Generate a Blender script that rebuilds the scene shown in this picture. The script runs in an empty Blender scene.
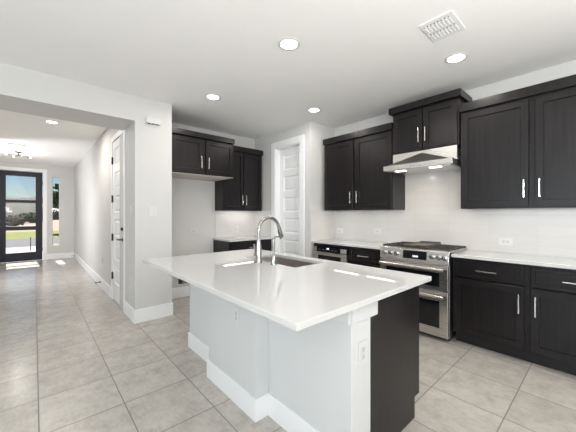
import bpy, bmesh, math, random
from mathutils import Matrix, Vector
random.seed(7)
SC = bpy.context.scene
COL = SC.collection
PI = math.pi

# ------------------------------------------------------------------ camera
cam_d = bpy.data.cameras.new('camera'); cam = bpy.data.objects.new('camera', cam_d); COL.objects.link(cam)
cam_d.sensor_fit = 'HORIZONTAL'; cam_d.sensor_width = 36; cam_d.lens = 36 * 285 / 576
cam_d.shift_y = -2 / 576; cam_d.clip_start = .03; cam_d.clip_end = 3000
cam.location = (0, 0, 1.32)
cam.rotation_euler = (PI / 2, 0, -math.radians(41.652))
SC.camera = cam

# ------------------------------------------------------------------ world, sun, daylight, exposure
W = bpy.data.worlds.new('sky'); SC.world = W; W.use_nodes = True
wn = W.node_tree.nodes; wl = W.node_tree.links
sky = wn.new('ShaderNodeTexSky'); sky.sky_type = 'NISHITA'; sky.sun_disc = False
sky.sun_elevation = math.radians(46); sky.sun_rotation = math.radians(8); sky.altitude = 200; sky.air_density = 1.0; sky.dust_density = .1; sky.ozone_density = 4
wl.new(sky.outputs[0], wn['Background'].inputs[0]); wn['Background'].inputs[1].default_value = .075

sun_d = bpy.data.lights.new('sun', 'SUN'); sun_d.energy = 16; sun_d.angle = math.radians(.6); sun_d.color = (1, .96, .9)
sun = bpy.data.objects.new('sun', sun_d); COL.objects.link(sun)
sun.rotation_euler = Vector((.06, -1, -1.0)).to_track_quat('-Z', 'Y').to_euler()

def daylight(name, loc, aim, sx, sy, e, colr):  # area light, for window daylight and for the added fill lights
    d = bpy.data.lights.new(name, 'AREA'); d.shape = 'RECTANGLE'; d.size = sx; d.size_y = sy; d.energy = e; d.color = colr
    o = bpy.data.objects.new(name, d); COL.objects.link(o); o.location = loc
    o.rotation_euler = Vector(aim).to_track_quat('-Z', 'Z').to_euler()
    return o
# daylight coming in at the great room's windows (behind and left of the camera)
for i, y in enumerate((-2.6, -.6, 1.4)):
    daylight('window_daylight', (-4.02, y, 1.45), (1, 0, .8), 1.5, 1.9, 55, (.78, .91, 1))
daylight('slider_daylight', (0.4, -4.42, 1.25), (0, 1, 1.15), 4.6, 2.3, 95, (.95, .98, 1))
daylight('hallway_fill_light', (-.97, 7.4, 1.4), (.8, .8, -.4), 2.2, 1.7, 56, (.97, .98, 1))  # unseen side light added to brighten the hallway

# two added up-lights without fixtures, unseen behind the camera, brightening the ceiling
for p, q in (((-1.2, -.9, 1.6), (.65, .35, 1)), ((.9, -1.3, 1.6), (.15, .45, 1))):
    daylight('ceiling_fill_light', p, q, .5, .5, 68, (1, .985, .96))
CAN_W = 7.5
SC.view_settings.view_transform = 'Standard'; SC.view_settings.look = 'None'
SC.view_settings.exposure = -0.04; SC.view_settings.gamma = 1.0; SC.view_settings.use_curve_mapping = False
SC.cycles.use_denoising = True
SC.cycles.max_bounces = 10; SC.cycles.diffuse_bounces = 7; SC.cycles.glossy_bounces = 5
SC.cycles.transparent_max_bounces = 12
SC.cycles.sample_clamp_indirect = 6.0
SC.cycles.caustics_reflective = False; SC.cycles.caustics_refractive = False

# ------------------------------------------------------------------ materials
class N:
    def __init__(s, name):
        s.m = bpy.data.materials.new(name); s.m.use_nodes = True; s.t = s.m.node_tree; s.b = s.t.nodes['Principled BSDF']
    def n(s, typ, **kw):
        o = s.t.nodes.new(typ)
        for k, v in kw.items(): setattr(o, k, v)
        return o
    def l(s, a, b): s.t.links.new(a, b)
    def val(s, x, inp):
        if isinstance(x, (int, float)): inp.default_value = x
        else: s.l(x, inp)
    def math(s, op, a, b=0, clamp=False):
        o = s.n('ShaderNodeMath', operation=op, use_clamp=clamp); s.val(a, o.inputs[0]); s.val(b, o.inputs[1]); return o.outputs[0]
    def mix(s, f, a, b):
        o = s.n('ShaderNodeMix', data_type='RGBA'); s.val(f, o.inputs[0])
        for v, i in ((a, 6), (b, 7)):
            if isinstance(v, tuple): o.inputs[i].default_value = v + (1,)
            else: s.l(v, o.inputs[i])
        return o.outputs[2]
    def coords(s): return s.n('ShaderNodeTexCoord').outputs['Object']
    def noise(s, vec, scale, detail=3, rough=.5):
        o = s.n('ShaderNodeTexNoise'); s.l(vec, o.inputs['Vector']); o.inputs['Scale'].default_value = scale
        o.inputs['Detail'].default_value = detail; o.inputs['Roughness'].default_value = rough; return o.outputs['Fac']
    def mapping(s, vec, scale=(1, 1, 1), loc=(0, 0, 0), rot=(0, 0, 0)):
        o = s.n('ShaderNodeMapping'); s.l(vec, o.inputs[0]); o.inputs['Scale'].default_value = scale; o.inputs['Location'].default_value = loc
        o.inputs['Rotation'].default_value = rot; return o.outputs[0]
    def ramp(s, f, stops):
        o = s.n('ShaderNodeValToRGB'); s.l(f, o.inputs[0]); e = o.color_ramp.elements
        while len(e) < len(stops): e.new(.5)
        for el, (p, c) in zip(e, stops): el.position = p; el.color = c + (1,)
        return o.outputs[0]
    def bump(s, h, strength=.2, dist=.002):
        o = s.n('ShaderNodeBump'); s.l(h, o.inputs['Height']); o.inputs['Strength'].default_value = strength; o.inputs['Distance'].default_value = dist
        s.l(o.outputs[0], s.b.inputs['Normal'])
    def set(s, color=None, rough=None, metal=None, spec=None, coat=None):
        if color is not None:
            if isinstance(color, tuple): s.b.inputs['Base Color'].default_value = color + (1,)
            else: s.l(color, s.b.inputs['Base Color'])
        if rough is not None: s.val(rough, s.b.inputs['Roughness'])
        if metal is not None: s.b.inputs['Metallic'].default_value = metal
        if spec is not None: s.b.inputs['Specular IOR Level'].default_value = spec
        if coat is not None: s.b.inputs['Coat Weight'].default_value = coat; s.b.inputs['Coat Roughness'].default_value = .12
        return s.m
M = {}
def plain(key, color, rough=.5, metal=0, var=.03, scale=6, bump=0, spec=.5):
    x = N(key); c = x.coords(); f = x.noise(c, scale, 3)
    lo = tuple(v * (1 - var) for v in color); hi = tuple(min(1, v * (1 + var)) for v in color)
    x.set(x.mix(f, lo, hi), rough, metal, spec)
    if bump: x.bump(x.noise(c, 180, 2), bump, .001)
    M[key] = x.m; return x.m
plain('wall_paint', (.60, .592, .58), .7, var=.015, bump=.06)
plain('ceiling_paint', (.88, .875, .86), .85, var=.015, bump=.08)
plain('trim_paint', (.85, .85, .86), .32, var=.01)
plain('island_paint', (.62, .63, .635), .5, var=.01)
plain('white_plastic', (.64, .64, .635), .35, var=.01)
plain('socket_grey', (.48, .48, .47), .4)
plain('dark_slot', (.03, .03, .03), .6)
plain('black_metal', (.012, .012, .013), .35, var=.1)
plain('door_black', (.012, .011, .02), .45, var=.1, spec=.3)
plain('black_panel', (.008, .008, .01), .3, var=.05, spec=.15)
plain('black_glass', (.006, .006, .008), .06, var=.05, spec=.6)
plain('iron', (.035, .032, .03), .55, var=.2, scale=40)
plain('griddle_iron', (.10, .085, .075), .45, var=.2, scale=20)
plain('toe_black', (.008, .007, .007), .6)
plain('maple_ply', (.60, .57, .53), .6, var=.05)
plain('grille_white', (.80, .80, .79), .5, var=.01)
plain('concrete', (.30, .29, .28), .9, var=.1, scale=2)
plain('asphalt', (.04, .04, .05), .9, var=.2, scale=3)
plain('dry_ground', (.20, .155, .11), .95, var=.3, scale=.3)
plain('stucco', (.13, .105, .085), .9, var=.1, scale=1)
plain('roof_tile', (.16, .13, .12), .8, var=.2, scale=3)
plain('bark', (.12, .085, .06), .9, var=.3, scale=9)
def steel(key, color=(.62, .60, .575), rough=.28, sc=(1, 220, 220)):
    x = N(key); c = x.mapping(x.coords(), sc); f = x.noise(c, 3, 2)
    x.set(x.mix(f, tuple(v * .92 for v in color), color), x.math('ADD', x.math('MULTIPLY', f, .12), rough - .06), 1.0)
    M[key] = x.m
steel('stainless', (.74, .72, .69)); steel('chrome', (.38, .372, .36), .22, (30, 30, 30)); steel('pull_metal', (.80, .78, .74), .22, (20, 20, 20)); steel('sink_steel', (.46, .43, .40), .36)
def emis(key, col, s):
    x = N(key); x.b.inputs['Base Color'].default_value = col + (1,); x.b.inputs['Emission Color'].default_value = col + (1,); x.b.inputs['Emission Strength'].default_value = s; M[key] = x.m
emis('lamp_glow', (1, .97, .92), 6); emis('strip_glow', (1, .97, .93), 5); emis('display_glow', (.9, .95, 1), 1.5)
def wood(key, dark, lite):
    x = N(key); c = x.coords()
    g = x.noise(x.mapping(c, (42, 42, 1.6)), 1.0, 5, .6); fine = x.noise(x.mapping(c, (260, 260, 6)), 1.0, 2)
    f = x.math('MULTIPLY', g, x.math('ADD', x.math('MULTIPLY', fine, .5), .6))
    x.set(x.ramp(f, [(.2, dark), (.65, lite)]), x.math('ADD', x.math('MULTIPLY', fine, .10), .25), spec=.30)
    x.bump(fine, .07, .0008); M[key] = x.m
wood('espresso', (.0045, .0036, .004), (.016, .013, .0138))
def quartz():
    x = N('quartz'); c = x.coords()
    f = x.noise(c, 260, 2); g = x.noise(c, 2.2, 4)
    x.set(x.mix(x.math('MULTIPLY', x.math('ADD', f, g), .5), (.555, .553, .545), (.575, .573, .566)), .03, spec=.55); M['quartz'] = x.m
quartz()
def floor_mat():
    x = N('floor_tile'); c = x.coords(); sp = x.n('ShaderNodeSeparateXYZ'); x.l(c, sp.inputs[0])
    u = x.math('DIVIDE', x.math('SUBTRACT', sp.outputs[0], .0205), .449); v = x.math('DIVIDE', x.math('SUBTRACT', sp.outputs[1], 2.245), .449)
    def edge(w, p):
        d = x.math('ABSOLUTE', x.math('SUBTRACT', x.math('FRACT', w), .5))
        return x.math('MULTIPLY', x.math('SUBTRACT', .5, d), p)
    e = x.math('MINIMUM', edge(u, .449), edge(v, .449))
    grout = x.math('LESS_THAN', e, .0034)
    idv = x.n('ShaderNodeCombineXYZ'); x.l(x.math('FLOOR', u), idv.inputs[0]); x.l(x.math('FLOOR', v), idv.inputs[1])
    wn_ = x.n('ShaderNodeTexWhiteNoise', noise_dimensions='2D'); x.l(idv.outputs[0], wn_.inputs['Vector'])
    off = x.n('ShaderNodeVectorMath', operation='MULTIPLY_ADD'); x.l(wn_.outputs['Color'], off.inputs[0]); off.inputs[1].default_value = (9, 9, 9); x.l(c, off.inputs[2])
    big = x.noise(off.outputs[0], 7.5, 9, .72); fine = x.noise(x.mapping(off.outputs[0], (26, 9, 1), rot=(0, 0, .6)), 1.8, 7, .75)
    f = x.math('ADD', x.math('MULTIPLY', big, .62), x.math('MULTIPLY', fine, .38))
    col = x.ramp(f, [(.35, (.345, .318, .284)), (.47, (.425, .398, .36)), (.56, (.475, .447, .407)), (.70, (.53, .505, .465))])
    tone = x.n('ShaderNodeHueSaturation'); x.l(col, tone.inputs['Color']); x.l(x.math('ADD', x.math('MULTIPLY', wn_.outputs['Value'], .10), .95), tone.inputs['Value'])
    x.set(x.mix(grout, tone.outputs[0], (.165, .153, .138)), x.math('ADD', x.math('MULTIPLY', grout, .4), x.math('ADD', x.math('MULTIPLY', big, .10), .17)), spec=.5)
    h = x.math('ADD', x.math('MULTIPLY', grout, -1.0), x.math('MULTIPLY', f, .03)); x.bump(h, .10, .0015)
    M['floor_tile'] = x.m
floor_mat()
def splash_mat():
    x = N('splash_tile'); c = x.coords(); sp = x.n('ShaderNodeSeparateXYZ'); x.l(c, sp.inputs[0])
    u = x.math('DIVIDE', x.math('ADD', x.math('ADD', sp.outputs[0], sp.outputs[1]), -3.73 - 1.265), .405); v = x.math('DIVIDE', x.math('SUBTRACT', sp.outputs[2], .900), .1013)
    def edge(w, p):
        d = x.math('ABSOLUTE', x.math('SUBTRACT', x.math('FRACT', w), .5)); return x.math('MULTIPLY', x.math('SUBTRACT', .5, d), p)
    e = x.math('MINIMUM', edge(u, .405), edge(v, .1013))
    g = x.math('LESS_THAN', e, .0016)
    idv = x.n('ShaderNodeCombineXYZ'); x.l(x.math('FLOOR', u), idv.inputs[0]); x.l(x.math('FLOOR', v), idv.inputs[1])
    wn_ = x.n('ShaderNodeTexWhiteNoise', noise_dimensions='2D'); x.l(idv.outputs[0], wn_.inputs['Vector'])
    st = x.noise(x.mapping(c, (2.5, 2.5, 40)), 1.2, 4)
    f = x.math('ADD', x.math('MULTIPLY', st, .6), x.math('MULTIPLY', wn_.outputs['Value'], .4))
    col = x.mix(f, (.58, .56, .54), (.64, .622, .604))
    x.set(x.mix(g, col, (.52, .50, .48)), x.math('ADD', x.math('MULTIPLY', g, .4), .16), spec=.5)
    x.bump(x.math('ADD', x.math('MULTIPLY', g, -1), x.math('MULTIPLY', st, .5)), .25, .0015); M['splash_tile'] = x.m
splash_mat()
def glass():
    x = N('clear_glass'); x.t.nodes.remove(x.b)
    t = x.n('ShaderNodeBsdfTransparent'); g = x.n('ShaderNodeBsdfGlossy'); g.inputs['Roughness'].default_value = .02
    t.inputs[0].default_value = (.98, .98, .98, 1)
    lw = x.n('ShaderNodeLayerWeight'); fc_ = x.math('ADD', x.math('MULTIPLY', x.math('POWER', lw.outputs['Facing'], 5), .7), .008)
    mx = x.n('ShaderNodeMixShader'); x.l(fc_, mx.inputs[0]); x.l(t.outputs[0], mx.inputs[1]); x.l(g.outputs[0], mx.inputs[2])
    x.l(mx.outputs[0], x.t.nodes['Material Output'].inputs[0]); M['clear_glass'] = x.m
glass()
def grassy(key, a, b, sc):
    x = N(key); c = x.coords(); x.set(x.ramp(x.noise(c, sc, 6, .65), [(.3, a), (.7, b)]), .9, spec=.2); M[key] = x.m
grassy('lawn_grass', (.075, .095, .008), (.15, .165, .018), 2.0)
grassy('hill_scrub', (.010, .014, .012), (.04, .038, .03), .3)
grassy('leaf', (.03, .055, .018), (.10, .15, .05), 5)
grassy('leaf_dry', (.06, .05, .03), (.16, .13, .08), 4)

# ------------------------------------------------------------------ helpers
def bx(bm, x0, x1, y0, y1, z0, z1):
    v = [bm.verts.new((x, y, z)) for x in (x0, x1) for y in (y0, y1) for z in (z0, z1)]
    for f in ((0, 1, 3, 2), (4, 6, 7, 5), (0, 4, 5, 1), (2, 3, 7, 6), (0, 2, 6, 4), (1, 5, 7, 3)):
        bm.faces.new([v[i] for i in f])
    return bm
def nb(): return bmesh.new()
def box(*a): return bx(nb(), *a)
def cyl(bm, p, q, r, r2=None, seg=20):
    p = Vector(p); q = Vector(q); d = q - p
    m = Matrix.Translation((p + q) / 2) @ d.to_track_quat('Z', 'Y').to_matrix().to_4x4()
    bmesh.ops.create_cone(bm, cap_ends=True, segments=seg, radius1=r, radius2=r if r2 is None else r2, depth=d.length, matrix=m); return bm
def tube(bm, pts, rads, seg=16):
    pts = [Vector(p) for p in pts]
    if isinstance(rads, (int, float)): rads = [rads] * len(pts)
    rings = []; ref = None
    for i, p in enumerate(pts):
        t = (pts[min(i + 1, len(pts) - 1)] - pts[max(i - 1, 0)]).normalized()
        if ref is None: ref = t.orthogonal().normalized()
        ref = (ref - t * ref.dot(t)).normalized(); s = t.cross(ref)
        rings.append([bm.verts.new(p + (ref * math.cos(a) + s * math.sin(a)) * rads[i]) for a in [2 * PI * k / seg for k in range(seg)]])
    for a, b in zip(rings, rings[1:]):
        for k in range(seg): bm.faces.new((a[k], a[(k + 1) % seg], b[(k + 1) % seg], b[k]))
    bm.faces.new(list(reversed(rings[0]))); bm.faces.new(rings[-1]); return bm
def lathe(bm, prof, c=(0, 0, 0), seg=28):
    rings = [[bm.verts.new((c[0] + r * math.cos(2 * PI * k / seg), c[1] + r * math.sin(2 * PI * k / seg), c[2] + z)) for k in range(seg)] for r, z in prof]
    for a, b in zip(rings, rings[1:]):
        for k in range(seg): bm.faces.new((a[k], a[(k + 1) % seg], b[(k + 1) % seg], b[k]))
    bm.faces.new(list(reversed(rings[0]))); bm.faces.new(rings[-1]); return bm
def prism(bm, poly, axis, a, b):
    """poly: 2-D outline in the two other axes; extruded along axis from a to b"""
    def P(p, t):
        return {'x': (t, p[0], p[1]), 'y': (p[0], t, p[1]), 'z': (p[0], p[1], t)}[axis]
    A = [bm.verts.new(P(p, a)) for p in poly]; B = [bm.verts.new(P(p, b)) for p in poly]; n = len(poly)
    bm.faces.new(A); bm.faces.new(list(reversed(B)))
    for i in range(n): bm.faces.new((A[i], B[i], B[(i + 1) % n], A[(i + 1) % n]))
    return bm
def obj(name, bm, m, parent=None, bev=0, smooth=False, seg=2):
    bmesh.ops.recalc_face_normals(bm, faces=bm.faces)
    if smooth:
        for f in bm.faces: f.smooth = True
    me = bpy.data.meshes.new(name); bm.to_mesh(me); bm.free()
    me.materials.append(M[m] if isinstance(m, str) else m)
    o = bpy.data.objects.new(name, me); COL.objects.link(o)
    if parent: o.parent = parent
    if bev:
        b = o.modifiers.new('bevel', 'BEVEL'); b.width = bev; b.segments = seg; b.limit_method = 'ANGLE'; b.angle_limit = math.radians(40)
    if smooth:
        try: me.set_sharp_from_angle(angle=math.radians(42))
        except Exception: pass
    return o
def tag(o, label, cat, group=None):
    o['label'] = label; o['category'] = cat
    if group: o['group'] = group
    return o
def thing(name, loc, rz, label, cat, group=None):
    o = bpy.data.objects.new(name, None); COL.objects.link(o); o.location = loc; o.rotation_euler = (0, 0, rz); o.empty_display_size = .1
    return tag(o, label, cat, group)
def struct(name, bm, m, parent=None, bev=0, label=None, **kw):
    o = obj(name, bm, m, parent, bev, **kw)
    if not parent: o['kind'] = 'structure'
    if label: o['label'] = label; 
    return o
def copy_tree(o, parent=None):
    c = o.copy(); COL.objects.link(c)
    if parent: c.parent = parent
    for ch in list(o.children): copy_tree(ch, c)
    return c

# ------------------------------------------------------------------ setting: room shell
H = 2.743
RX = 3.73                 # range wall
FY = 4.50                 # fridge wall
HY = 3.79                 # header wall
PX, PY = 3.15, 3.03       # pantry corner
HX = .905                 # hallway right wall
EY = 10.8                 # entry wall
struct('floor', box(-4.2, 4.0, -4.7, 11.0, -.12, 0), 'floor_tile')
struct('ceiling', box(-4.2, 4.0, -4.7, 11.0, H, H + .12), 'ceiling_paint')
struct('wall_right', box(RX, RX + .12, -4.6, FY + .12, 0, H), 'wall_paint')
struct('wall_back', box(1.30, RX, FY, FY + .12, 0, H), 'wall_paint')
# pantry wall with a doorway
bm = nb(); bx(bm, PX, PX + .12, PY, 3.255, 0, H); bx(bm, PX, PX + .12, 3.87, FY, 0, H); bx(bm, PX, PX + .12, 3.255, 3.87, 2.46, H)
struct('wall_pantry', bm, 'wall_paint')
struct('wall_pantry_return', box(PX + .12, RX, PY, PY + .12, 0, H), 'wall_paint')
# header wall with the wide hallway opening
bm = nb(); bx(bm, HX, 1.34, HY, FY + .12, 0, H); bx(bm, -1.0, HX, HY, 4.35, 2.445, H); bx(bm, -4.1, -1.0, HY, 4.35, 0, H)
struct('wall_left', bm, 'wall_paint')
# hallway walls
bm = nb(); bx(bm, HX, HX + .12, FY + .12, 5.10 + .02, 2.44, H); bx(bm, HX, HX + .12, 5.12, EY, 0, H); 
struct('wall_hallway_right', bm, 'wall_paint')
bm = nb(); bx(bm, -1.12, -1.0, 4.35, 6.2, 0, H); bx(bm, -1.12, -1.0, 8.6, EY, 0, H); bx(bm, -1.12, -1.0, 6.2, 8.6, 0, .45); bx(bm, -1.12, -1.0, 6.2, 8.6, 2.35, H)  # opening added to go with the unseen hallway fill light
struct('wall_hallway_left', bm, 'wall_paint')
bm = nb()
bx(bm, -1.12, -.745, EY, EY + .16, 0, H); bx(bm, -.745, .18, EY, EY + .16, 2.515, H); bx(bm, .18, .385, EY, EY + .16, 0, H)
bx(bm, .385, .56, EY, EY + .16, 0, .41); bx(bm, .385, .56, EY, EY + .16, 2.41, H); bx(bm, .56, HX + .12, EY, EY + .16, 0, H)
struct('wall_entry', bm, 'wall_paint')
# great room walls behind the camera, with window openings
bm = nb(); ys = [-4.6, -3.4, -1.8, -1.4, .2, .6, 2.2, HY]
for k in range(0, 7):
    if k % 2 == 0: bx(bm, -4.12, -4.0, ys[k], ys[k + 1], 0, H)
    else: bx(bm, -4.12, -4.0, ys[k], ys[k + 1], 0, .45); bx(bm, -4.12, -4.0, ys[k], ys[k + 1], 2.45, H)
struct('wall_side', bm, 'wall_paint')
bm = nb(); bx(bm, -4.12, -1.95, -4.6, -4.48, 0, H); bx(bm, 2.75, RX, -4.6, -4.48, 0, H); bx(bm, -1.95, 2.75, -4.6, -4.48, 2.45, H)
struct('wall_rear', bm, 'wall_paint')

# baseboards
def bb_run(bm, x0, x1, y0, y1, h=.14):
    bx(bm, x0, x1, y0, y1, 0, h)
t = .014
bm = nb(); bx(bm, HX - t, 1.34 + t, HY - t, HY, 0, .165); bx(bm, HX - t, HX, HY, 4.30, 0, .165); bx(bm, 1.34, 1.34 + t, HY, FY, 0, .165)
struct('baseboard_left', bm, 'trim_paint', bev=.004)
struct('baseboard_hallway', box(HX - t, HX, 5.21, EY, 0, .165), 'trim_paint', bev=.004)
bm = nb(); bx(bm, .26, HX - t, EY - t, EY, 0, .165)
struct('baseboard_entry', bm, 'trim_paint', bev=.004)
struct('baseboard_back', box(1.34 + t, 2.32, FY - t, FY, 0, .165), 'trim_paint', bev=.004)

# tile backsplash (fixed to the walls)
bm = nb()
bx(bm, RX - .01, RX, -.16, PY - .01, .912, 1.376)
bx(bm, RX - .01, RX, 1.05, 1.83, 1.376, 2.06)
struct('trim_1', bm, 'splash_tile', label='white stacked tile backsplash behind the range')
struct('trim_2', box(PX + .0, RX - .01, PY - .01, PY, .912, 1.39), 'splash_tile', label='white tile backsplash return beside the pantry corner')
struct('trim_3', box(2.32, PX - .01, FY - .01, FY, .912, 1.376), 'splash_tile', label='white tile backsplash under the corner cabinets')
struct('trim_4', box(PX - .01, PX, 3.99, FY, .912, 1.39), 'splash_tile', label='white tile backsplash return beside the pantry door')

# ------------------------------------------------------------------ doors
def panel_door(w, h, t, npan, stile=.10, top=.11, bot=.26, rail=.105, rec=.014, both=False):
    """moulded door slab: x 0..w, y 0 (front) .. t, z 0..h with recessed panels on the front"""
    bm = nb(); ph = (h - top - bot - rail * (npan - 1)) / npan
    zs = [0]
    z = bot
    for k in range(npan): zs += [z, z + ph]; z += ph + rail
    zs.append(h); xs = [0, stile, w - stile, w]
    g = {}
    for i, x in enumerate(xs):
        for j, zz in enumerate(zs): g[i, j] = bm.verts.new((x, 0, zz))
    for i in range(3):
        for j in range(len(zs) - 1):
            if i == 1 and j % 2 == 1:
                o = [g[1, j], g[2, j], g[2, j + 1], g[1, j + 1]]
                def ring(ins, dep):
                    return [bm.verts.new((v.co.x + (ins if v in (o[0], o[3]) else -ins), dep, v.co.z + (ins if v in (o[0], o[1]) else -ins))) for v in o]
                r1 = ring(.012, rec); r2 = ring(.030, rec); r3 = ring(.045, rec * .35)
                for A, B in ((o, r1), (r1, r2), (r2, r3)):
                    for k in range(4): bm.faces.new((A[k], A[(k + 1) % 4], B[(k + 1) % 4], B[k]))
                bm.faces.new(r3)
            else:
                bm.faces.new((g[i, j], g[i + 1, j], g[i + 1, j + 1], g[i, j + 1]))
    back = [bm.verts.new(p) for p in ((0, t, 0), (w, t, 0), (w, t, h), (0, t, h))]
    bm.faces.new(back)
    n = len(zs)
    bm.faces.new([g[i, 0] for i in range(4)] + [back[1], back[0]])
    bm.faces.new([g[i, n - 1] for i in range(4)] + [back[2], back[3]])
    bm.faces.new([g[0, j] for j in range(n)] + [back[3], back[0]])
    bm.faces.new([g[3, j] for j in range(n)] + [back[2], back[1]])
    return bm
# hallway door (in the hallway's right wall, faces -x)
RZ = -PI / 2       # local x -> -Y, local y -> +X
d2 = bpy.data.objects.new('door_2', None); COL.objects.link(d2); d2.location = (HX + .004, 5.09, .012); d2.rotation_euler = (0, 0, RZ); d2['kind'] = 'structure'
d2['label'] = 'white six panel hallway door with black hinges'
obj('door_panel', panel_door(.72, 2.41, .04, 6), 'trim_paint', d2)
bm = nb(); cyl(bm, (.655, 0, .955), (.655, -.012, .955), .026); cyl(bm, (.655, -.01, .955), (.655, -.05, .955), .010); bx(bm, .535, .668, -.058, -.042, .946, .964)
obj('door_handle', bm, 'black_metal', d2, bev=.003)
bm = nb(); cyl(bm, (.655, 0, 1.10), (.655, -.018, 1.10), .026); bx(bm, .650, .660, -.03, -.016, 1.085, 1.115)
obj('deadbolt', bm, 'black_metal', d2, bev=.003)
for z in (.36, .95, 1.54, 2.13):
    bm = nb(); bx(bm, -.03, .012, -.006, .004, z - .05, z + .05); cyl(bm, (-.010, -.012, z - .055), (-.010, -.012, z + .055), .010, seg=12)
    obj('hinge', bm, 'black_metal', d2)
bm = nb(); bx(bm, HX - .010, HX, 5.105, 5.18, 0, 2.51); bx(bm, HX - .010, HX, 4.29, 4.36, 0, 2.51); bx(bm, HX - .010, HX, 4.36, 5.105, 2.43, 2.51)
bx(bm, HX, HX + .07, 5.095, 5.118, 0, 2.44)
struct('trim_5', bm, 'trim_paint', bev=.003, label='white casing around the hallway door')
# door recess: dark wall block behind it would hide the slab, so wall_left stops short of it
# pantry door
d3 = bpy.data.objects.new('door_3', None); COL.objects.link(d3); d3.location = (PX + .085, 3.852, .012); d3.rotation_euler = (0, 0, RZ); d3['kind'] = 'structure'
d3['label'] = 'white six panel pantry door set back in its casing'
obj('door_panel', panel_door(.58, 2.43, .035, 6), 'trim_paint', d3)
bm = nb(); bx(bm, PX - .016, PX, 3.87, 3.975, 0, 2.565); bx(bm, PX - .016, PX, 3.15, 3.255, 0, 2.565); bx(bm, PX - .016, PX, 3.255, 3.87, 2.46, 2.565)
bx(bm, PX - .004, PX + .12, 3.855, 3.872, 0, 2.46); bx(bm, PX - .004, PX + .12, 3.253, 3.27, 0, 2.46); bx(bm, PX - .004, PX + .12, 3.27, 3.855, 2.445, 2.462)
struct('trim_6', bm, 'trim_paint', bev=.003, label='white casing around the pantry door')
# front door
fd = bpy.data.objects.new('door_1', None); COL.objects.link(fd); fd.location = (-.735, EY + .03, .01); fd['kind'] = 'structure'
fd['label'] = 'black front door with three glass panes'
bm = nb(); w, h = .905, 2.49
bx(bm, 0, .155, 0, .045, 0, h); bx(bm, .76, w, 0, .045, 0, h)
for a, b in ((0, .24), (.86, .97), (1.62, 1.70), (2.36, h)): bx(bm, .155, .76, 0, .045, a, b)
obj('door_frame', bm, 'door_black', fd, bev=.003)
for a, b in ((.24, .86), (.97, 1.62), (1.70, 2.36)): obj('glass_pane', box(.155, .76, .018, .026, a, b), 'clear_glass', fd)
bm = nb(); cyl(bm, (.05, 0, .98), (.05, -.05, .98), .012); bx(bm, .042, .17, -.06, -.045, .972, .988); cyl(bm, (.05, 0, 1.12), (.05, -.02, 1.12), .028)
obj('door_handle', bm, 'black_metal', fd, bev=.002)
for z in (.3, 1.25, 2.2): obj('hinge', box(w - .01, w + .012, -.010, .0, z - .05, z + .05), 'black_metal', fd)
bm = nb(); bx(bm, .18, .27, EY - .018, EY, 0, 2.60); bx(bm, -.83, -.745, EY - .018, EY, 0, 2.60); bx(bm, -.745, .18, EY - .018, EY, 2.515, 2.60)
struct('trim_7', bm, 'trim_paint', bev=.003, label='white casing around the front door')
# sidelight
w1 = struct('window_1', box(.40, .545, EY + .07, EY + .078, .43, 2.39), 'clear_glass', label='narrow sidelight beside the front door')
bm = nb(); bx(bm, .385, .40, EY + .05, EY + .10, .41, 2.41); bx(bm, .545, .56, EY + .05, EY + .10, .41, 2.41); bx(bm, .40, .545, EY + .05, EY + .10, .41, .43); bx(bm, .40, .545, EY + .05, EY + .10, 2.39, 2.41)
obj('window_frame', bm, 'white_plastic', w1)
obj('window_sill', box(.37, .575, EY - .025, EY + .05, .385, .41), 'trim_paint', w1, bev=.003)
# great room windows, behind the camera
for k, y in enumerate((-2.6, -.6, 1.4)):
    bm = nb(); y0, y1 = y - .8, y + .8
    bx(bm, -4.10, -4.05, y0, y0 + .05, .45, 2.45); bx(bm, -4.10, -4.05, y1 - .05, y1, .45, 2.45); bx(bm, -4.10, -4.05, y0 + .05, y1 - .05, .45, .5); bx(bm, -4.10, -4.05, y0 + .05, y1 - .05, 2.4, 2.45)
    struct('window_%d' % (k + 2), bm, 'white_plastic')

# ------------------------------------------------------------------ cabinets
def shaker(x0, x1, z0, z1, t=.020, rail=.058, rec=.012, yb=0.0):
    """shaker front between x0..x1, z0..z1; back face at y=yb, front at y=yb-t"""
    bm = nb(); yf = yb - t
    o = [(x0, z0), (x1, z0), (x1, z1), (x0, z1)]
    def ring(ins, y): return [bm.verts.new((x + (ins if k in (0, 3) else -ins), y, z + (ins if k in (0, 1) else -ins))) for k, (x, z) in enumerate(o)]
    r0 = ring(0, yb); r1 = ring(0, yf + .002); r2 = ring(.002, yf); r3 = ring(rail, yf); r4 = ring(rail + .003, yf + rec)
    for A, B in ((r0, r1), (r1, r2), (r2, r3), (r3, r4)):
        for k in range(4): bm.faces.new((A[k], A[(k + 1) % 4], B[(k + 1) % 4], B[k]))
    bm.faces.new(r4); bm.faces.new(list(reversed(r0))); return bm
def slab(x0, x1, z0, z1, t=.020, yb=0.0):
    return box(x0, x1, yb - t, yb, z0, z1)
def pull(x, z, L, vert, y=-.020, parent=None):
    bm = nb(); s = .30 * L * 1.25
    if vert:
        bx(bm, x - .0055, x + .0055, y - .034, y - .023, z - L / 2, z + L / 2)
        for q in (-s, s): cyl(bm, (x, y, z + q), (x, y - .026, z + q), .0045, seg=10)
    else:
        bx(bm, x - L / 2, x + L / 2, y - .034, y - .023, z - .0055, z + .0055)
        for q in (-s, s): cyl(bm, (x + q, y, z), (x + q, y - .026, z), .0045, seg=10)
    return obj('handle', bm, 'pull_metal', parent, bev=.002)
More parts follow.
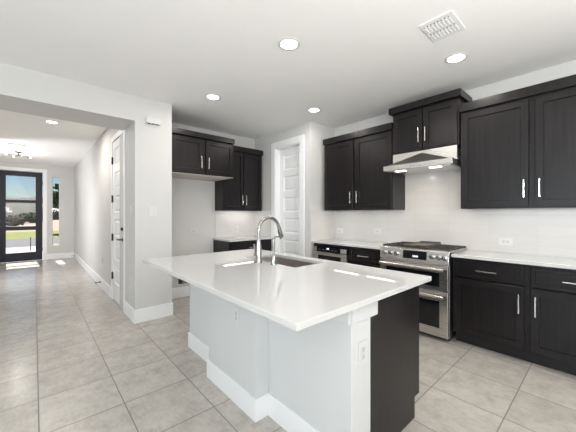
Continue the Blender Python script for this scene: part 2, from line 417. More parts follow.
def carcass(bm, w, d, z0, z1, th=.018):
    bx(bm, 0, th, 0, d, z0, z1); bx(bm, w - th, w, 0, d, z0, z1); bx(bm, th, w - th, 0.018, d, z0 + .030, z0 + .030 + th); bx(bm, th, w - th, 0, .018, z0, z0 + .05); bx(bm, th, w - th, 0, d, z1 - th, z1); bx(bm, th, w - th, d - .01, d, z0 + .05, z1 - th)
    # face frame
    bx(bm, th, .04, 0, .018, z0 + .05, z1 - th); bx(bm, w - .04, w - th, 0, .018, z0 + .05, z1 - th); bx(bm, w / 2 - .02, w / 2 + .02, 0, .018, z0 + .05, z1 - th)
def upper(loc, rz, w, d, h, label, crown=(.02, .02, .03), ch=.10, doors=2, hz=.165, group='dark upper cabinets', ztop=.0, bottom=None, lhang=None, dm=.014, gap=.045):
    c = thing('upper_cabinet', loc, rz, label, 'cabinet', group)
    d -= .003; bm = nb(); carcass(bm, w, d, 0, h); obj('cabinet_box', bm, 'espresso', c, bev=.0012)
    if bottom: obj('cabinet_bottom', box(.0, w, .004, d, -.006, 0), bottom, c)
    dw = (w - 2 * dm - gap) / 2
    for k in range(2):
        x0 = dm + k * (dw + gap)
        dd = obj('door', shaker(x0, x0 + dw, .014, h - .010), 'espresso', c)
        pull(x0 + dw - .032 if k == 0 else x0 + .032, hz + .014, .165, True, parent=dd)
    l, r, f = crown
    bm = nb(); z = h
    bx(bm, 0, w, 0, d, z, z + .012)
    bx(bm, -l, w + r, -.022 - f, d, z + .012, z + ch)
    obj('crown', bm, 'espresso', c, bev=.0015)
    return c
# range wall: rz = -90 deg; loc = left end (largest y), carcass front x
UF = 3.39
upper((UF, 2.955, 1.376), RZ, 1.140, RX - UF, 1.000, 'dark two-door upper cabinet between the pantry corner and the range hood', crown=(.0, .0, .012))
upper((UF, 1.812, 2.062), RZ, .752, RX - UF, .495, 'short dark two-door cabinet above the stainless range hood', crown=(.03, .03, .035), ch=.085, hz=.165, gap=.012)
upper((UF, 1.045, 1.376), RZ, 1.165, RX - UF, 1.005, 'tall dark upper cabinet right of the range hood', crown=(.0, .012, .012))
# fridge wall
upper((1.345, 3.88, 1.885), 0, .968, FY - 3.88, .505, 'deep dark cabinet above the empty fridge alcove', crown=(.0, .0, .02), ch=.085, bottom='maple_ply', hz=.15)
cc = upper((2.316, 4.22, 1.378), 0, .79, FY - 4.22, .997, 'dark upper cabinet in the corner between fridge alcove and pantry door', crown=(.0, .012, .012), hz=.165, gap=.012)

def base(name, loc, rz, w, d, label, doors=1, hinge='L', zt=.882, drawer=True, toe=.085, group='dark base cabinets'):
    d -= .003
    c = thing(name, loc, rz, label, 'cabinet', group)
    bm = nb(); bx(bm, 0, .018, 0, d, .115, zt); bx(bm, w - .018, w, 0, d, .115, zt); bx(bm, .018, w - .018, 0, d, .115, .133); bx(bm, .018, w - .018, d - .01, d, .133, zt)
    bx(bm, .018, .04, 0, .018, .133, zt); bx(bm, w - .04, w - .018, 0, .018, .133, zt); bx(bm, .04, w - .04, 0, .018, zt - .03, zt); bx(bm, .04, w - .04, 0, .018, .64, .68)
    obj('cabinet_box', bm, 'espresso', c, bev=.0012)
    obj('toe_kick', box(0, w, toe, toe + .015, 0, .115), 'toe_black', c)
    m = .022
    if drawer:
        dr = obj('drawer', shaker(m, w - m, .690, .862, rail=.030, rec=.005), 'espresso', c); pull(w / 2, .772, .165, False, parent=dr)
        top = .675
    else: top = .862
    n = doors; dw = (w - 2 * m - .006 * (n - 1)) / n
    for k in range(n):
        x0 = m + k * (dw + .006)
        dd = obj('door', shaker(x0, x0 + dw, .130, top), 'espresso', c)
        right = (hinge == 'L') if n == 1 else (k == 0)
        pull(x0 + dw - .034 if right else x0 + .034, top - .145, .17, True, parent=dd)
    return c
BF = 3.215
base('base_cabinet', (BF, 1.062, 0), RZ, .594, RX - BF, 'dark base cabinet with one drawer and one door right beside the range', hinge='L')
base('base_cabinet', (BF, .468, 0), RZ, .607, RX - BF, 'dark base cabinet at right edge with its door handle on the left', hinge='R')
base('base_cabinet', (BF, 2.36, 0), RZ, .51, RX - BF, 'dark drawer cabinet between the microwave drawer and the range', hinge='L')
mc = thing('base_cabinet', (BF, 3.015, 0), RZ, 'dark cabinet housing the built-in microwave drawer', 'cabinet', 'dark base cabinets')
bm = nb(); w = .652; d = RX - BF - .003
bx(bm, 0, .018, 0, d, .115, .882); bx(bm, w - .018, w, 0, d, .115, .882); bx(bm, .018, w - .018, 0, d, .115, .133); bx(bm, .018, w - .018, d - .01, d, .133, .882)
bx(bm, .018, w - .018, 0, .3, .845, .882); bx(bm, .018, w - .018, 0, .3, .43, .445)
obj('cabinet_box', bm, 'espresso', mc, bev=.0012); obj('toe_kick', box(0, w, .085, .10, 0, .115), 'toe_black', mc)
dr = obj('drawer', shaker(.022, w - .022, .13, .42, rail=.05), 'espresso', mc); pull(w / 2, .33, .17, False, parent=dr)
cb = base('base_cabinet', (2.290, 3.97, 0), 0, .855, FY - 3.97, 'dark corner base cabinet between fridge alcove and pantry door', doors=2)

# microwave drawer
mw = thing('microwave_drawer', (BF, 3.0, .45), RZ, 'stainless microwave drawer with black control strip below the counter', 'microwave')
obj('oven_body', box(.01, .615, .005, .42, 0, .385), 'black_metal', mw)
cp = obj('control_panel', box(.0, .625, -.03, .004, .315, .385), 'black_panel', mw, bev=.003)
obj('end_plate', box(.0, .075, -.0335, -.030, .318, .382), 'stainless', cp, bev=.001); obj('end_plate', box(.52, .625, -.0335, -.030, .318, .382), 'stainless', cp, bev=.001)
for k in range(6): obj('button_mark', box(.115 + k * .06, .15 + k * .06, -.0312, -.030, .342, .347), 'stainless', cp)
obj('display', box(.27, .31, -.0316, -.030, .356, .372), 'display_glow', cp)
df = obj('drawer_front', box(.0, .625, -.03, .004, 0, .308), 'stainless', mw, bev=.004)
obj('window', box(.10, .525, -.0325, -.029, .05, .262), 'black_glass', df, bev=.003)
bm = nb(); cyl(bm, (.02, -.062, .285), (.605, -.062, .285), .012); bx(bm, .03, .055, -.062, -.03, .275, .295); bx(bm, .57, .595, -.062, -.03, .275, .295)
obj('handle', bm, 'stainless', df, smooth=True)

# ------------------------------------------------------------------ countertops
def counter(name, x0, x1, y0, y1, label, hole=None, z0=.882, z1=.912):
    bm = nb()
    if not hole: bx(bm, x0, x1, y0, y1, z0, z1)
    else:
        xs = [x0, hole[0], hole[1], x1]; ys = [y0, hole[2], hole[3], y1]
        T = {(i, j, k): bm.verts.new((xs[i], ys[j], z)) for i in range(4) for j in range(4) for k, z in enumerate((z0, z1))}
        for i in range(3):
            for j in range(3):
                if i == j == 1: continue
                for k in range(2): bm.faces.new([T[i, j, k], T[i + 1, j, k], T[i + 1, j + 1, k], T[i, j + 1, k]])
        for a in range(3):
            for j in (0, 3):
                bm.faces.new([T[a, j, 0], T[a + 1, j, 0], T[a + 1, j, 1], T[a, j, 1]]); bm.faces.new([T[j, a, 0], T[j, a + 1, 0], T[j, a + 1, 1], T[j, a, 1]])
        for j in (1, 2):
            bm.faces.new([T[1, j, 0], T[2, j, 0], T[2, j, 1], T[1, j, 1]]); bm.faces.new([T[j, 1, 0], T[j, 2, 0], T[j, 2, 1], T[j, 1, 1]])
    return tag(obj(name, bm, 'quartz', bev=.003), label, 'countertop')
counter('countertop', 3.172, RX - .012, -.16, 1.064, 'white quartz counter over the base cabinets right of the range')
counter('countertop', 3.172, RX - .012, 1.848, PY - .012, 'white quartz counter over the microwave drawer left of the range')
counter('countertop', 2.275, PX - .012, 3.925, FY - .012, 'white quartz counter in the corner beside the fridge alcove')
SINK = (1.485, 1.845, 1.590, 2.300)
counter('island_countertop', .728, 1.945, .770, 2.785, 'large white quartz island counter with a sink cut-out', SINK)

# ------------------------------------------------------------------ island base
isl = thing('kitchen_island', (0, 0, 0), 0, 'white painted island with dark end panel under the large quartz top', 'island')
KX, KY0, KY1 = 1.155, .835, 2.77
obj('knee_wall', box(KX, 1.326, KY0, KY1, 0, .882), 'island_paint', isl, bev=.002)
obj('pilaster', box(1.055, KX, 1.493, 2.153, 0, .882), 'island_paint', isl, bev=.002)
b_ = .013
bm = nb(); hb = .142
bx(bm, KX - b_, KX, KY0, 1.48, 0, hb); bx(bm, KX - b_, KX, 2.166, KY1, 0, hb); bx(bm, 1.055 - b_, KX, 1.480, 1.493, 0, hb); bx(bm, 1.055 - b_, KX, 2.153, 2.166, 0, hb); bx(bm, 1.055 - b_, 1.055, 1.493, 2.153, 0, hb)
bx(bm, KX - b_, 1.326, KY1, KY1 + b_, 0, hb); bx(bm, KX - b_, 1.326, KY0 - b_, KY0, 0, hb)
obj('baseboard', bm, 'trim_paint', isl, bev=.003)
bm = nb(); bx(bm, KX - .022, KX, KY0, 1.493, .782, .882); bx(bm, KX - .004, 1.379, KY0 - .012, KY0, .782, .882)
obj('apron', bm, 'island_paint', isl, bev=.002)
bm = nb(); prism(bm, [(1.326, 0), (1.842, 0), (1.842, .134), (1.908, .134), (1.908, .882), (1.326, .882)], 'y', KY0, KY0 + .02)
obj('end_panel', bm, 'espresso', isl, bev=.001)
bm = nb(); prism(bm, [(1.326, 0), (1.842, 0), (1.842, .134), (1.908, .134), (1.908, .882), (1.326, .882)], 'y', KY1 - .02, KY1)
bx(bm, 1.842, 1.857, KY0 + .02, KY1 - .02, 0, .134)
bx(bm, 1.326, 1.888, KY0 + .02, KY1 - .02, .134, .152); bx(bm, 1.868, 1.888, KY0 + .02, KY1 - .02, .152, .882)
obj('cabinet_box', bm, 'espresso', isl)
n = 4; L = (KY1 - KY0 - .05) / n
for k in range(n):
    y0 = KY0 + .025 + k * L
    b = shaker(y0 + .004, y0 + L - .004, .145, .868)
    bmesh.ops.rotate(b, cent=(0, 0, 0), matrix=Matrix.Rotation(PI / 2, 3, 'Z'), verts=b.verts); bmesh.ops.translate(b, vec=(1.888, 0, 0), verts=b.verts)
    obj('door', b, 'espresso', isl)
# sink
sk = thing('sink', (0, 0, .63), 0, 'rectangular stainless undermount sink in the island counter', 'sink')
bm = nb(); x0, x1, y0, y1 = SINK[0] - .006, SINK[1] + .006, SINK[2] - .006, SINK[3] + .006
zt = .2515
def ringr(ins, z, r, n=5):
    vs = []
    for cx, cy, a0 in ((x1 - ins - r, y1 - ins - r, 0), (x0 + ins + r, y1 - ins - r, PI / 2), (x0 + ins + r, y0 + ins + r, PI), (x1 - ins - r, y0 + ins + r, 1.5 * PI)):
        for k in range(n): a = a0 + PI / 2 * k / (n - 1); vs.append(bm.verts.new((cx + r * math.cos(a), cy + r * math.sin(a), z)))
    return vs
R_ = [ringr(-.015, zt, .02), ringr(0, zt, .015), ringr(.004, .04, .02), ringr(.022, .014, .03), ringr(.05, .008, .03)]
for A, B in zip(R_, R_[1:]):
    for k in range(20): bm.faces.new((A[k], A[(k + 1) % 20], B[(k + 1) % 20], B[k]))
bm.faces.new(R_[-1])
bs = obj('basin', bm, 'sink_steel', sk, smooth=True); s_ = bs.modifiers.new('thick', 'SOLIDIFY'); s_.thickness = .002; s_.offset = -1
bm = nb(); lathe(bm, [(.045, .010), (.045, .014), (.036, .015), (.034, .011), (.012, .011)], (1.665, 1.945, 0)); obj('drain', bm, 'chrome', sk, smooth=True)

# main faucet
FXc, FYc = 1.405, 1.950
fa = thing('kitchen_faucet', (FXc, FYc, .912), 0, 'tall brushed steel gooseneck faucet with pull-down head at the sink', 'faucet')
bm = nb(); lathe(bm, [(.030, 0), (.030, .008), (.0265, .012), (.0255, .10), (.020, .155), (.0165, .19)]); obj('body', bm, 'chrome', fa, smooth=True)
pts = [(0, 0, .18), (0, 0, .255)]
R = .112; zc = .264
for k in range(0, 15): a = PI - k * (PI * .82) / 14; pts.append((R + R * math.cos(a), 0, zc + R * math.sin(a)))
ex, _, ez = pts[-1]
dirx, dirz = math.sin(PI * .18 - 0) * 0 + .36, -.933
pts.append((ex + dirx * .03, 0, ez + dirz * .03))
obj('spout', tube(nb(), pts, .0135), 'chrome', fa, smooth=True)
p0 = Vector(pts[-1]); dv = Vector((dirx, 0, dirz)).normalized()
obj('spray_head', tube(nb(), [p0, p0 + dv * .015, p0 + dv * .06, p0 + dv * .10, p0 + dv * .105], [.0145, .016, .018, .0175, .014]), 'chrome', fa, smooth=True)
obj('spray_button', tube(nb(), [p0 + dv * .03 + Vector((-.0185, 0, -.006)), p0 + dv * .065 + Vector((-.0205, 0, -.008))], .004, 8), 'black_metal', fa, smooth=True)
bm = nb(); cyl(bm, (0, .02, .062), (0, .052, .062), .014); cyl(bm, (0, .047, .062), (-.006, .056, .150), .0055, .0075); obj('lever', bm, 'chrome', fa, smooth=True)
# filtered water tap
ft = thing('water_tap', (1.440, 1.795, .912), 0, 'small slim gooseneck water tap beside the tall faucet', 'faucet')
bm = nb(); lathe(bm, [(.025, 0), (.025, .006), (.020, .010), (.019, .066), (.011, .078)]); obj('body', bm, 'chrome', ft, smooth=True)
pts = [(0, 0, .06), (0, 0, .175)] + [(.042 + .042 * math.cos(PI - k * PI * .86 / 9), 0, .185 + .042 * math.sin(PI - k * PI * .86 / 9)) for k in range(10)]
obj('spout', tube(nb(), pts, .0085, 12), 'chrome', ft, smooth=True)
bm = nb(); cyl(bm, (0, .012, .045), (0, .052, .045), .011); cyl(bm, (0, .046, .043), (0, .050, .085), .005); obj('lever', bm, 'chrome', ft, smooth=True)

# ------------------------------------------------------------------ range
rg = thing('gas_range', (3.165, 1.845, 0), RZ, 'stainless double-oven gas range between the dark base cabinets', 'range')
w = .768; d = RX - .014 - 3.165
obj('body', box(.004, w - .004, -.0 + .012, d, .04, .905), 'stainless', rg, bev=.002)
obj('toe_kick', box(.02, w - .02, .05, .07, .0, .04), 'toe_black', rg)
for x in (.05, w - .05):
    for y in (.09, d - .05): obj('foot', cyl(nb(), (x, y, 0), (x, y, .04), .015), 'black_metal', rg)
# control panel (leans back)
bm = nb(); prism(bm, [(.012, .794), (-.020, .794), (-.026, .806), (-.012, .925), (.0, .932), (.10, .932), (.10, .800)], 'x', 0, w)
cp = obj('control_panel', bm, 'stainless', rg, bev=.002)
def onp(z): return -.026 + (z - .812) * (.014 / .113)
bm = nb(); v = [bm.verts.new(p) for p in ((.285, onp(.822) - .002, .822), (.548, onp(.822) - .002, .822), (.548, onp(.912) - .002, .912), (.285, onp(.912) - .002, .912))]
bm.faces.new(v); r = bmesh.ops.extrude_face_region(bm, geom=bm.faces[:]); bmesh.ops.translate(bm, vec=(0, .0018, 0), verts=[q for q in r['geom'] if isinstance(q, bmesh.types.BMVert)])
ds = obj('display', bm, 'black_panel', cp)
fc = bpy.data.curves.new('clock_digits', 'FONT'); fc.body = '10:00'; fc.size = .030; fc.align_x = 'CENTER'
fc.extrude = .0002
fo = bpy.data.objects.new('clock_text', fc); COL.objects.link(fo); bpy.context.view_layer.update()
me = bpy.data.meshes.new_from_object(fo.evaluated_get(bpy.context.evaluated_depsgraph_get())); bpy.data.objects.remove(fo)
fo = bpy.data.objects.new('clock_digits', me); COL.objects.link(fo); me.materials.clear(); me.materials.append(M['display_glow']); fo.parent = ds; fo.location = (.425, onp(.845) - .0028, .843); fo.rotation_euler = (PI / 2 - math.atan(.014 / .113), 0, 0)
for x in (.060, .135, .212, .605, .672, .728):
    z = .866; y = onp(z)
    bm = nb(); cyl(bm, (x, y, z), (x, y - .006, z), .029, .027); cyl(bm, (x, y - .005, z), (x, y - .034, z), .022, .020); bx(bm, x - .0035, x + .0035, y - .040, y - .030, z - .018, z + .018)
    obj('knob', bm, 'pull_metal', rg, smooth=True)
# cooktop + grates + griddle
obj('cooktop', box(-.0, w, -.004, d, .905, .926), 'stainless', rg, bev=.004)
obj('burner_tray', box(.008, w - .008, .028, d - .012, .926, .928), 'stainless', rg)
for gx in (.010, .262, .514):
    gw = .244; bm = nb(); y0, y1 = .030, d - .014
    for a in (gx, gx + gw - .012): bx(bm, a, a + .012, y0, y1, .938, .952)
    for a in (y0, (y0 + y1) / 2 - .006, y1 - .012): bx(bm, gx + .012, gx + gw - .012, a, a + .012, .938, .952)
    for k in range(1, 4):
        xx = gx + gw * k / 4 - .004; bx(bm, xx, xx + .009, y0 + .012, y1 - .012, .941, .9535)
    for k in (.25, .75):
        yy = y0 + (y1 - y0) * k; bx(bm, gx + .012, gx + gw - .012, yy - .005, yy + .005, .940, .9525)
    for a in (gx, gx + gw - .012):
        for bq in (y0, y1 - .012): bx(bm, a, a + .012, bq, bq + .012, .926, .938)
    obj('grate', bm, 'iron', rg, bev=.0015)
for x, y in ((.135, .15), (.135, d - .15), (.63, .15), (.63, d - .15), (.384, d / 2)):
    bm = nb(); lathe(bm, [(.045, .927), (.045, .932), (.034, .935), (.034, .937), (.006, .9375)], (x, y, 0)); obj('burner', bm, 'iron', rg, smooth=True)
bm = nb(); bx(bm, .262, .505, .075, d - .06, .955, .961); bx(bm, .262, .505, .075, .085, .961, .968); bx(bm, .262, .505, d - .07, d - .06, .961, .982); bx(bm, .262, .272, .085, d - .07, .961, .970); bx(bm, .495, .505, .085, d - .07, .961, .970)
obj('griddle', bm, 'griddle_iron', rg, bev=.002)
# oven doors
def oven(z0, z1, wz0, wz1, hz):
    o = obj('oven_door', box(.004, w - .004, -.034, .010, z0, z1), 'stainless', rg, bev=.004)
    obj('window', box(.085, w - .085, -.0362, -.030, wz0, wz1), 'black_glass', o, bev=.003)
    bm = nb(); cyl(bm, (.028, -.085, hz), (w - .028, -.085, hz), .0165, seg=24)
    obj('handle', bm, 'stainless', o, smooth=True, bev=.003)
    for x in (.032, w - .032):
        bm = nb(); bx(bm, x - .012, x + .012, -.088, -.034, hz - .012, hz + .012); obj('handle_post', bm, 'black_metal', o, bev=.002)
    return o
oven(.525, .786, .560, .708, .746)
oven(.045, .515, .135, .415, .470)

# hood
w = .775
hd = thing('range_hood', (3.205, 1.840, 1.83), RZ, 'stainless chimney-style range hood with pyramid front and two lights', 'range hood')
d = RX - .012 - 3.205
bm = nb(); prism(bm, [(0, 0), (w, 0), (w, .160), (w - .010, .160), (w - .010, d), (.032, d), (.032, .160), (0, .160)], 'z', .012, .072); obj('visor', bm, 'stainless', hd, bev=.003)
bm = nb(); bx(bm, .04, w - .02, .02, d - .01, .004, .012); obj('underside', bm, 'stainless', hd)
bm = nb()   # back plate and pyramid
bx(bm, .034, w - .012, .175, .20, .072, .232)
v = [bm.verts.new(p) for p in ((.03, .012, .072), (w - .03, .012, .072), (w - .03, .175, .072), (.03, .175, .072), (w / 2 + .012, .165, .206))]
for f in ((0, 1, 4), (1, 2, 4), (2, 3, 4), (3, 0, 4), (3, 2, 1, 0)): bm.faces.new([v[i] for i in f])
obj('canopy', bm, 'stainless', hd)
for x in (.19, w - .19):
    bm = nb(); bx(bm, x - .055, x + .055, .035, .10, -.001, .004); obj('hood_light', bm, 'lamp_glow', hd)
for k in range(4): obj('button', cyl(nb(), (w / 2 - .05 + k * .034, .0, .036), (w / 2 - .05 + k * .034, -.004, .036), .007, seg=12), 'chrome', hd)
def lamp(kind, loc, e, col=(1, .95, .87), size=.1, parent=None, aim=(0, 0, -1), size_y=None, spread=PI):
    l = bpy.data.lights.new('lamp_light', kind); l.energy = e; l.color = col
    if kind == 'AREA':
        l.size = size; l.spread = spread
        if size_y: l.shape = 'RECTANGLE'; l.size_y = size_y
        else: l.shape = 'DISK'
    o = bpy.data.objects.new('lamp_light', l); COL.objects.link(o); o.location = loc; o.rotation_euler = Vector(aim).to_track_quat('-Z', 'Y').to_euler()
    if parent: o.parent = parent
    return o
for x in (.19, w - .19): lamp('AREA', (x, .07, -.004), 1.3, (1, .86, .70), .08, hd)

# ------------------------------------------------------------------ lights on the ceiling
def recessed(x, y, label):
    r = thing('recessed_light', (x, y, H), 0, label, 'ceiling light', 'recessed ceiling lights')
    bm = nb(); lathe(bm, [(.092, 0), (.092, -.003), (.086, -.006), (.073, -.006), (.071, -.003)][::-1]); obj('trim_ring', bm, 'white_plastic', r, smooth=True)
    bm = nb(); lathe(bm, [(.070, -.004), (.070, -.002)]); obj('lens', bm, 'lamp_glow', r)
    lamp('AREA', (0, 0, -.012), CAN_W, (1, .95, .88), .15, r)
    return r
r0 = recessed(1.592, 1.777, 'large round recessed ceiling light nearest above the island')
def more(x, y, label):
    c = copy_tree(r0); c.location = (x, y, H); c['label'] = label; return c
more(2.873, .924, 'round recessed ceiling light beside the ceiling vent')
more(1.622, 3.196, 'round recessed ceiling light in front of the fridge alcove cabinet')
more(2.857, 2.677, 'round recessed ceiling light near the pantry corner')
hall_can = more(.202, 5.72, 'round recessed light in the hallway ceiling')
for ch in hall_can.children:
    if ch.type == 'LIGHT': ch.data = ch.data.copy(); ch.data.energy = 24
# the rest of the great room's lights, behind the camera
for x, y in ((-2.4, 1.8), (-2.4, -.6), (-2.4, -3.0), (0, -1.4), (0, -3.4), (1.6, -.9), (2.87, -.9), (1.6, -3.0)):
    lamp('AREA', (x, y, H - .012), CAN_W, (1, .95, .88), .15)

# under-cabinet light strips
def strip(x, y, rz, L, label, e=.5):
    s = thing('under_cabinet_light', (x, y, 1.403), rz, label, 'light', 'under-cabinet light strips')
    obj('housing', box(-L / 2, L / 2, -.014, .014, -.010, 0), 'white_plastic', s, bev=.001)
    obj('diffuser', box(-L / 2 + .005, L / 2 - .005, -.011, .011, -.013, -.010), 'strip_glow', s)
    lamp('AREA', (0, 0, -.017), e * L, (1, .97, .93), L, s, size_y=.03)
strip(3.53, 2.645, RZ, .44, 'left under-cabinet light strip near the pantry corner', 1.0)
strip(3.53, 2.070, RZ, .42, 'under-cabinet light strip just left of the range hood', .8)
strip(3.53, .80, RZ, .42, 'under-cabinet light strip just right of the range')
strip(3.53, .22, RZ, .42, 'under-cabinet light strip at the right edge')
strip(2.72, 4.36, 0, .62, 'under-cabinet light strip below the corner cabinet', 1.5)

# ceiling vent
vt = thing('ceiling_vent', (2.318, .840, H), 0, 'white slotted air vent in the kitchen ceiling', 'vent')
bm = nb(); bx(bm, -.150, .150, -.115, .115, -.008, 0); obj('vent_frame', bm, 'grille_white', vt, bev=.003)
bm = nb()
for r_ in (-1, 1):
    for k in range(8):
        y = -.084 + k * .024
        bx(bm, r_ * .060 - .050, r_ * .060 + .050, y + .004, y + .010, -.0088, -.008)
obj('slots', bm, 'dark_slot', vt)
bm = nb()
for r_ in (-1, 1):
    for k in range(8):
        y = -.084 + k * .024
        prism(bm, [(y + .0005, -.0075), (y + .0005, -.0105), (y + .0115, -.0115), (y + .0115, -.0075)], 'x', r_ * .060 - .034, r_ * .060 + .050)
obj('louvres', bm, 'grille_white', vt)
# hallway ceiling vent
hv = thing('ceiling_vent', (-.265, 8.0, H), 0, 'white air vent in the hallway ceiling', 'vent')
obj('vent_frame', box(-.16, .16, -.09, .09, -.008, 0), 'grille_white', hv, bev=.003)
bm = nb()
for k in range(6): bx(bm, -.13, .13, -.066 + k * .024, -.058 + k * .024, -.0088, -.008)
obj('slots', bm, 'dark_slot', hv)
# hallway flush-mount lamp with arms
fl = thing('flush_mount_lamp', (-.27, 8.95, H), 0, 'black multi-arm flush-mount lamp on the entry hall ceiling', 'ceiling light')
bm = nb(); lathe(bm, [(.065, 0), (.065, -.02), (.02, -.028), (.012, -.05), (.012, -.085), (.02, -.09), (.02, -.10)][::-1]); obj('canopy', bm, 'black_metal', fl, smooth=True)
for k in range(4):
    a = k * PI / 2 + .4; e = (.22 * math.cos(a), .22 * math.sin(a), -.10)
    ar = obj('arm', tube(nb(), [(0, 0, -.092), e], .007, 8), 'black_metal', fl)
    bm = nb(); lathe(bm, [(.010, -.010), (.018, 0), (.020, .012), (.014, .026), (.006, .03)], e, 16); obj('bulb', bm, 'lamp_glow', ar, smooth=True)
lamp('POINT', (0, 0, -.22), 12, (1, .95, .88), parent=fl)

# ------------------------------------------------------------------ plates, outlets and other small fittings
def plate(name, loc, rz, wd, ht, label, cat, kind, group=None):
    p = thing(name, loc, rz, label, cat, group)      # front faces local -y
    obj('cover_plate', box(-wd / 2, wd / 2, -.006, 0, -ht / 2, ht / 2), 'white_plastic', p, bev=.002)
    if kind == 'switch':
        n = max(1, round(wd / .045) - 0) if wd > .09 else 1
        n = 2 if wd > .09 else 1
        for k in range(n):
            cx = (k - (n - 1) / 2) * .046
            obj('rocker', box(cx - .0165, cx + .0165, -.010, -.006, -.033, .033), 'white_plastic', p, bev=.002)
    else:
        vert = ht > wd; face = obj('receptacle', box(-.017 if vert else -.033, .017 if vert else .033, -.008, -.006, -.033 if vert else -.017, .033 if vert else .017), 'white_plastic', p, bev=.002)
        for s in (-1, 1):
            cx, cz = (0, s * .017) if vert else (s * .017, 0)
            obj('socket', box(cx - .011, cx + .011, -.0086, -.008, cz - .012, cz + .012), 'socket_grey', face, bev=.0002)
    return p
G = 'wall outlets'
plate('light_switch', (1.106, HY, 1.350), 0, .095, .125, 'double white rocker switch on the wall below the door chime', 'switch', 'switch', 'light switches')
plate('light_switch', (HX, 3.965, 1.36), RZ, .075, .12, 'single white switch on the hallway side of the opening', 'switch', 'switch', 'light switches')
plate('outlet', (HX, 3.985, .455), RZ, .075, .12, 'white outlet low on the wall beside the hallway door', 'outlet', 'outlet', G)
plate('outlet', (HX, 6.0, .50), RZ, .075, .12, 'white outlet low on the far hallway wall', 'outlet', 'outlet', G)
plate('outlet', (1.947, FY, 1.04), 0, .12, .078, 'white horizontal outlet in the empty fridge alcove', 'outlet', 'outlet', G)
plate('outlet', (2.743, FY - .01, 1.04), 0, .078, .12, 'white outlet on the backsplash under the corner cabinet', 'outlet', 'outlet', G)
plate('outlet', (RX - .01, .72, 1.028), RZ, .125, .08, 'white horizontal outlet on the backsplash right of the range', 'outlet', 'outlet', G)
plate('outlet', (RX - .01, 2.225, 1.07), RZ, .12, .078, 'white outlet on the backsplash left of the range', 'outlet', 'outlet', G)
plate('outlet', (RX - .01, 2.91, 1.045), RZ, .12, .078, 'white outlet on the backsplash above the microwave drawer', 'outlet', 'outlet', G)
plate('outlet', (1.055, 1.722, .610), RZ, .075, .12, 'white outlet on the island pilaster under the counter', 'outlet', 'outlet', G)
plate('outlet', (1.250, KY0, .612), 0, .075, .12, 'white outlet on the island end beside the dark panel', 'outlet', 'outlet', G)
# door chime
ch = thing('door_chime', (1.104, HY, 2.477), 0, 'white door chime box high on the wall beside the opening', 'door chime')
obj('chime_box', box(-.083, .083, -.05, 0, -.038, .038), 'white_plastic', ch, bev=.005)
bm = nb()
for k in range(3): bx(bm, -.065 + k * .048, -.035 + k * .048, -.045, -.012, -.0392, -.038)
obj('grille', bm, 'dark_slot', ch)
# ice-maker water box
wb = thing('water_box', (1.765, FY, .255), 0, 'white recessed water valve box low in the fridge alcove', 'valve box')
bm = nb(); bx(bm, -.10, -.075, -.008, 0, -.06, .06); bx(bm, .075, .10, -.008, 0, -.06, .06); bx(bm, -.075, .075, -.008, 0, .042, .06); bx(bm, -.075, .075, -.008, 0, -.06, -.042); obj('frame', bm, 'white_plastic', wb, bev=.002)
obj('recess', box(-.075, .075, -.003, 0, -.042, .042), 'dark_slot', wb)
bm = nb(); cyl(bm, (0, -.002, -.02), (0, -.03, -.02), .010); cyl(bm, (-.02, -.028, -.02), (.02, -.028, -.02), .005); obj('valve', bm, 'chrome', wb, smooth=True)
# door stops
for x, y, z, dr, lab in ((HX - t, 6.10, .09, (-1, 0, 0), 'black door stop on the hallway baseboard'), (HX - t, 10.45, .09, (-1, 0, 0), 'small black door stop in the far entry corner')):
    s = thing('door_stop', (x, y, z), 0, lab, 'door stop', 'baseboard door stops')
    bm = nb(); cyl(bm, (0, 0, 0), (-.008, 0, 0), .018); cyl(bm, (-.006, 0, 0), (-.07, 0, 0), .007); obj('rod', bm, 'black_metal', s, smooth=True)
    bm = nb(); cyl(bm, (-.068, 0, 0), (-.082, 0, 0), .011); obj('tip', bm, 'black_metal', s, smooth=True)

# ------------------------------------------------------------------ outdoors beyond the front door
GZ = -.05
struct('porch_slab', box(-4, 5, EY + .16, 15.8, GZ - .3, GZ + .03), 'concrete')
bm = nb(); bx(bm, -4, 5, EY + .16, EY + 1.45, 2.70, 2.9); struct('porch_roof', bm, 'trim_paint')
struct('road', box(-60, 60, 15.8, 21.5, GZ - .3, GZ), 'asphalt')
struct('lawn', box(-60, 60, 21.5, 30, GZ - .3, GZ), 'lawn_grass')
struct('ground', box(-300, 300, 30, 420, GZ - .3, GZ - .01), 'dry_ground')
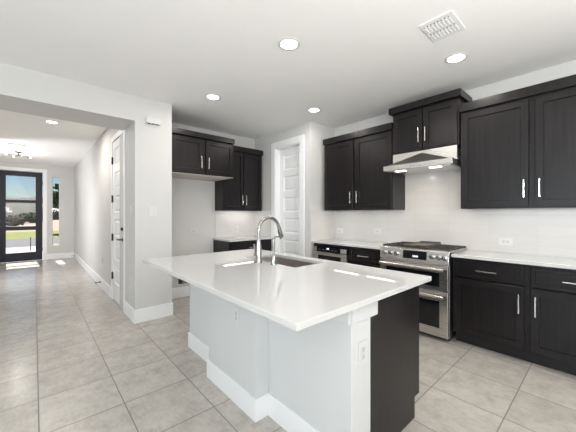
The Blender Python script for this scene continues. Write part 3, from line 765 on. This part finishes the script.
# distant hills
bm = nb(); nx, ny = 90, 14; g = []
for j in range(ny + 1):
    row = []
    for i in range(nx + 1):
        x = -300 + 600 * i / nx; y = 170 + 170 * j / ny; s = math.sin(PI * min(1, j / ny)) ** .8
        hgt = .74 * (11 + 4.6 * math.sin(x * .021 + 1.0) + 2.6 * math.sin(x * .055 + 2) + 1.1 * math.sin(x * .15) + 1.0 * math.sin(x * .31 + y * .1)) * s
        row.append(bm.verts.new((x, y, GZ + hgt - .3)))
    g.append(row)
for j in range(ny):
    for i in range(nx): bm.faces.new((g[j][i], g[j][i + 1], g[j + 1][i + 1], g[j + 1][i]))
struct('hills', bm, 'hill_scrub', smooth=True)
def tree(x, y, h, r, label, m='leaf', trunk=.35, seed=1):
    rnd = random.Random(seed)
    tr = thing('tree' if trunk > .3 else 'shrub', (x, y, GZ), 0, label, 'tree' if trunk > .3 else 'shrub')
    obj('trunk', tube(nb(), [(0, 0, -.05), (.03 * h, 0, h * trunk), (0, .02 * h, h * .7)], [h * .025, h * .018, h * .008], 8), 'bark', tr, smooth=True)
    bm = nb()
    for k in range(260):
        a, b_, q = rnd.uniform(0, 2 * PI), math.acos(rnd.uniform(-1, 1)), rnd.uniform(.35, 1) ** .5
        p = Vector((r * q * math.sin(b_) * math.cos(a), r * q * math.sin(b_) * math.sin(a), h * (1 + trunk) / 2 + h * (1 - trunk) / 2 * q * math.cos(b_)))
        bmesh.ops.create_icosphere(bm, subdivisions=1, radius=r * rnd.uniform(.09, .2), matrix=Matrix.Translation(p) @ Matrix.Rotation(rnd.uniform(0, 3), 4, (rnd.random(), rnd.random(), 1)) @ Matrix.Diagonal((1, .7, .6, 1)))
    obj('crown', bm, m, tr)
tree(1.75, 26.5, 3.6, 1.3, 'dark green tree beyond the lawn seen through the sidelight', seed=3)
tree(-1.9, 40, 1.2, 1.3, 'olive scrub bush behind the lawn seen through the front door', 'leaf_dry', .12, seed=4)
tree(-.2, 60, 1.5, 2.4, 'grey green scrub bush far beyond the front door', 'leaf', .12, seed=5)
def house(x, y, w, dp, h, label):
    b = thing('house', (x, y, GZ), 0, label, 'house')
    obj('house_wall', box(0, w, 0, dp, 0, h), 'stucco', b)
    bm = nb(); prism(bm, [(-.4, h), (dp + .4, h), (dp / 2, h + 1.6)], 'x', -.4, w + .4); obj('roof', bm, 'roof_tile', b)
    for k in range(3): obj('window', box(w * (.15 + .28 * k), w * (.15 + .28 * k) + 1.3, -.05, 0, 1.0, 2.2), 'black_glass', b)
house(.6, 88, 12, 8, 2.8, 'low tan house in the distance beyond the front door')
# porch post and lantern seen through the glass
p = tag(obj('porch_post', box(-.12, -.095, 14.2, 14.225, GZ + .03, .46), 'black_metal'), 'thin dark post standing on the sunlit front walk', 'post')
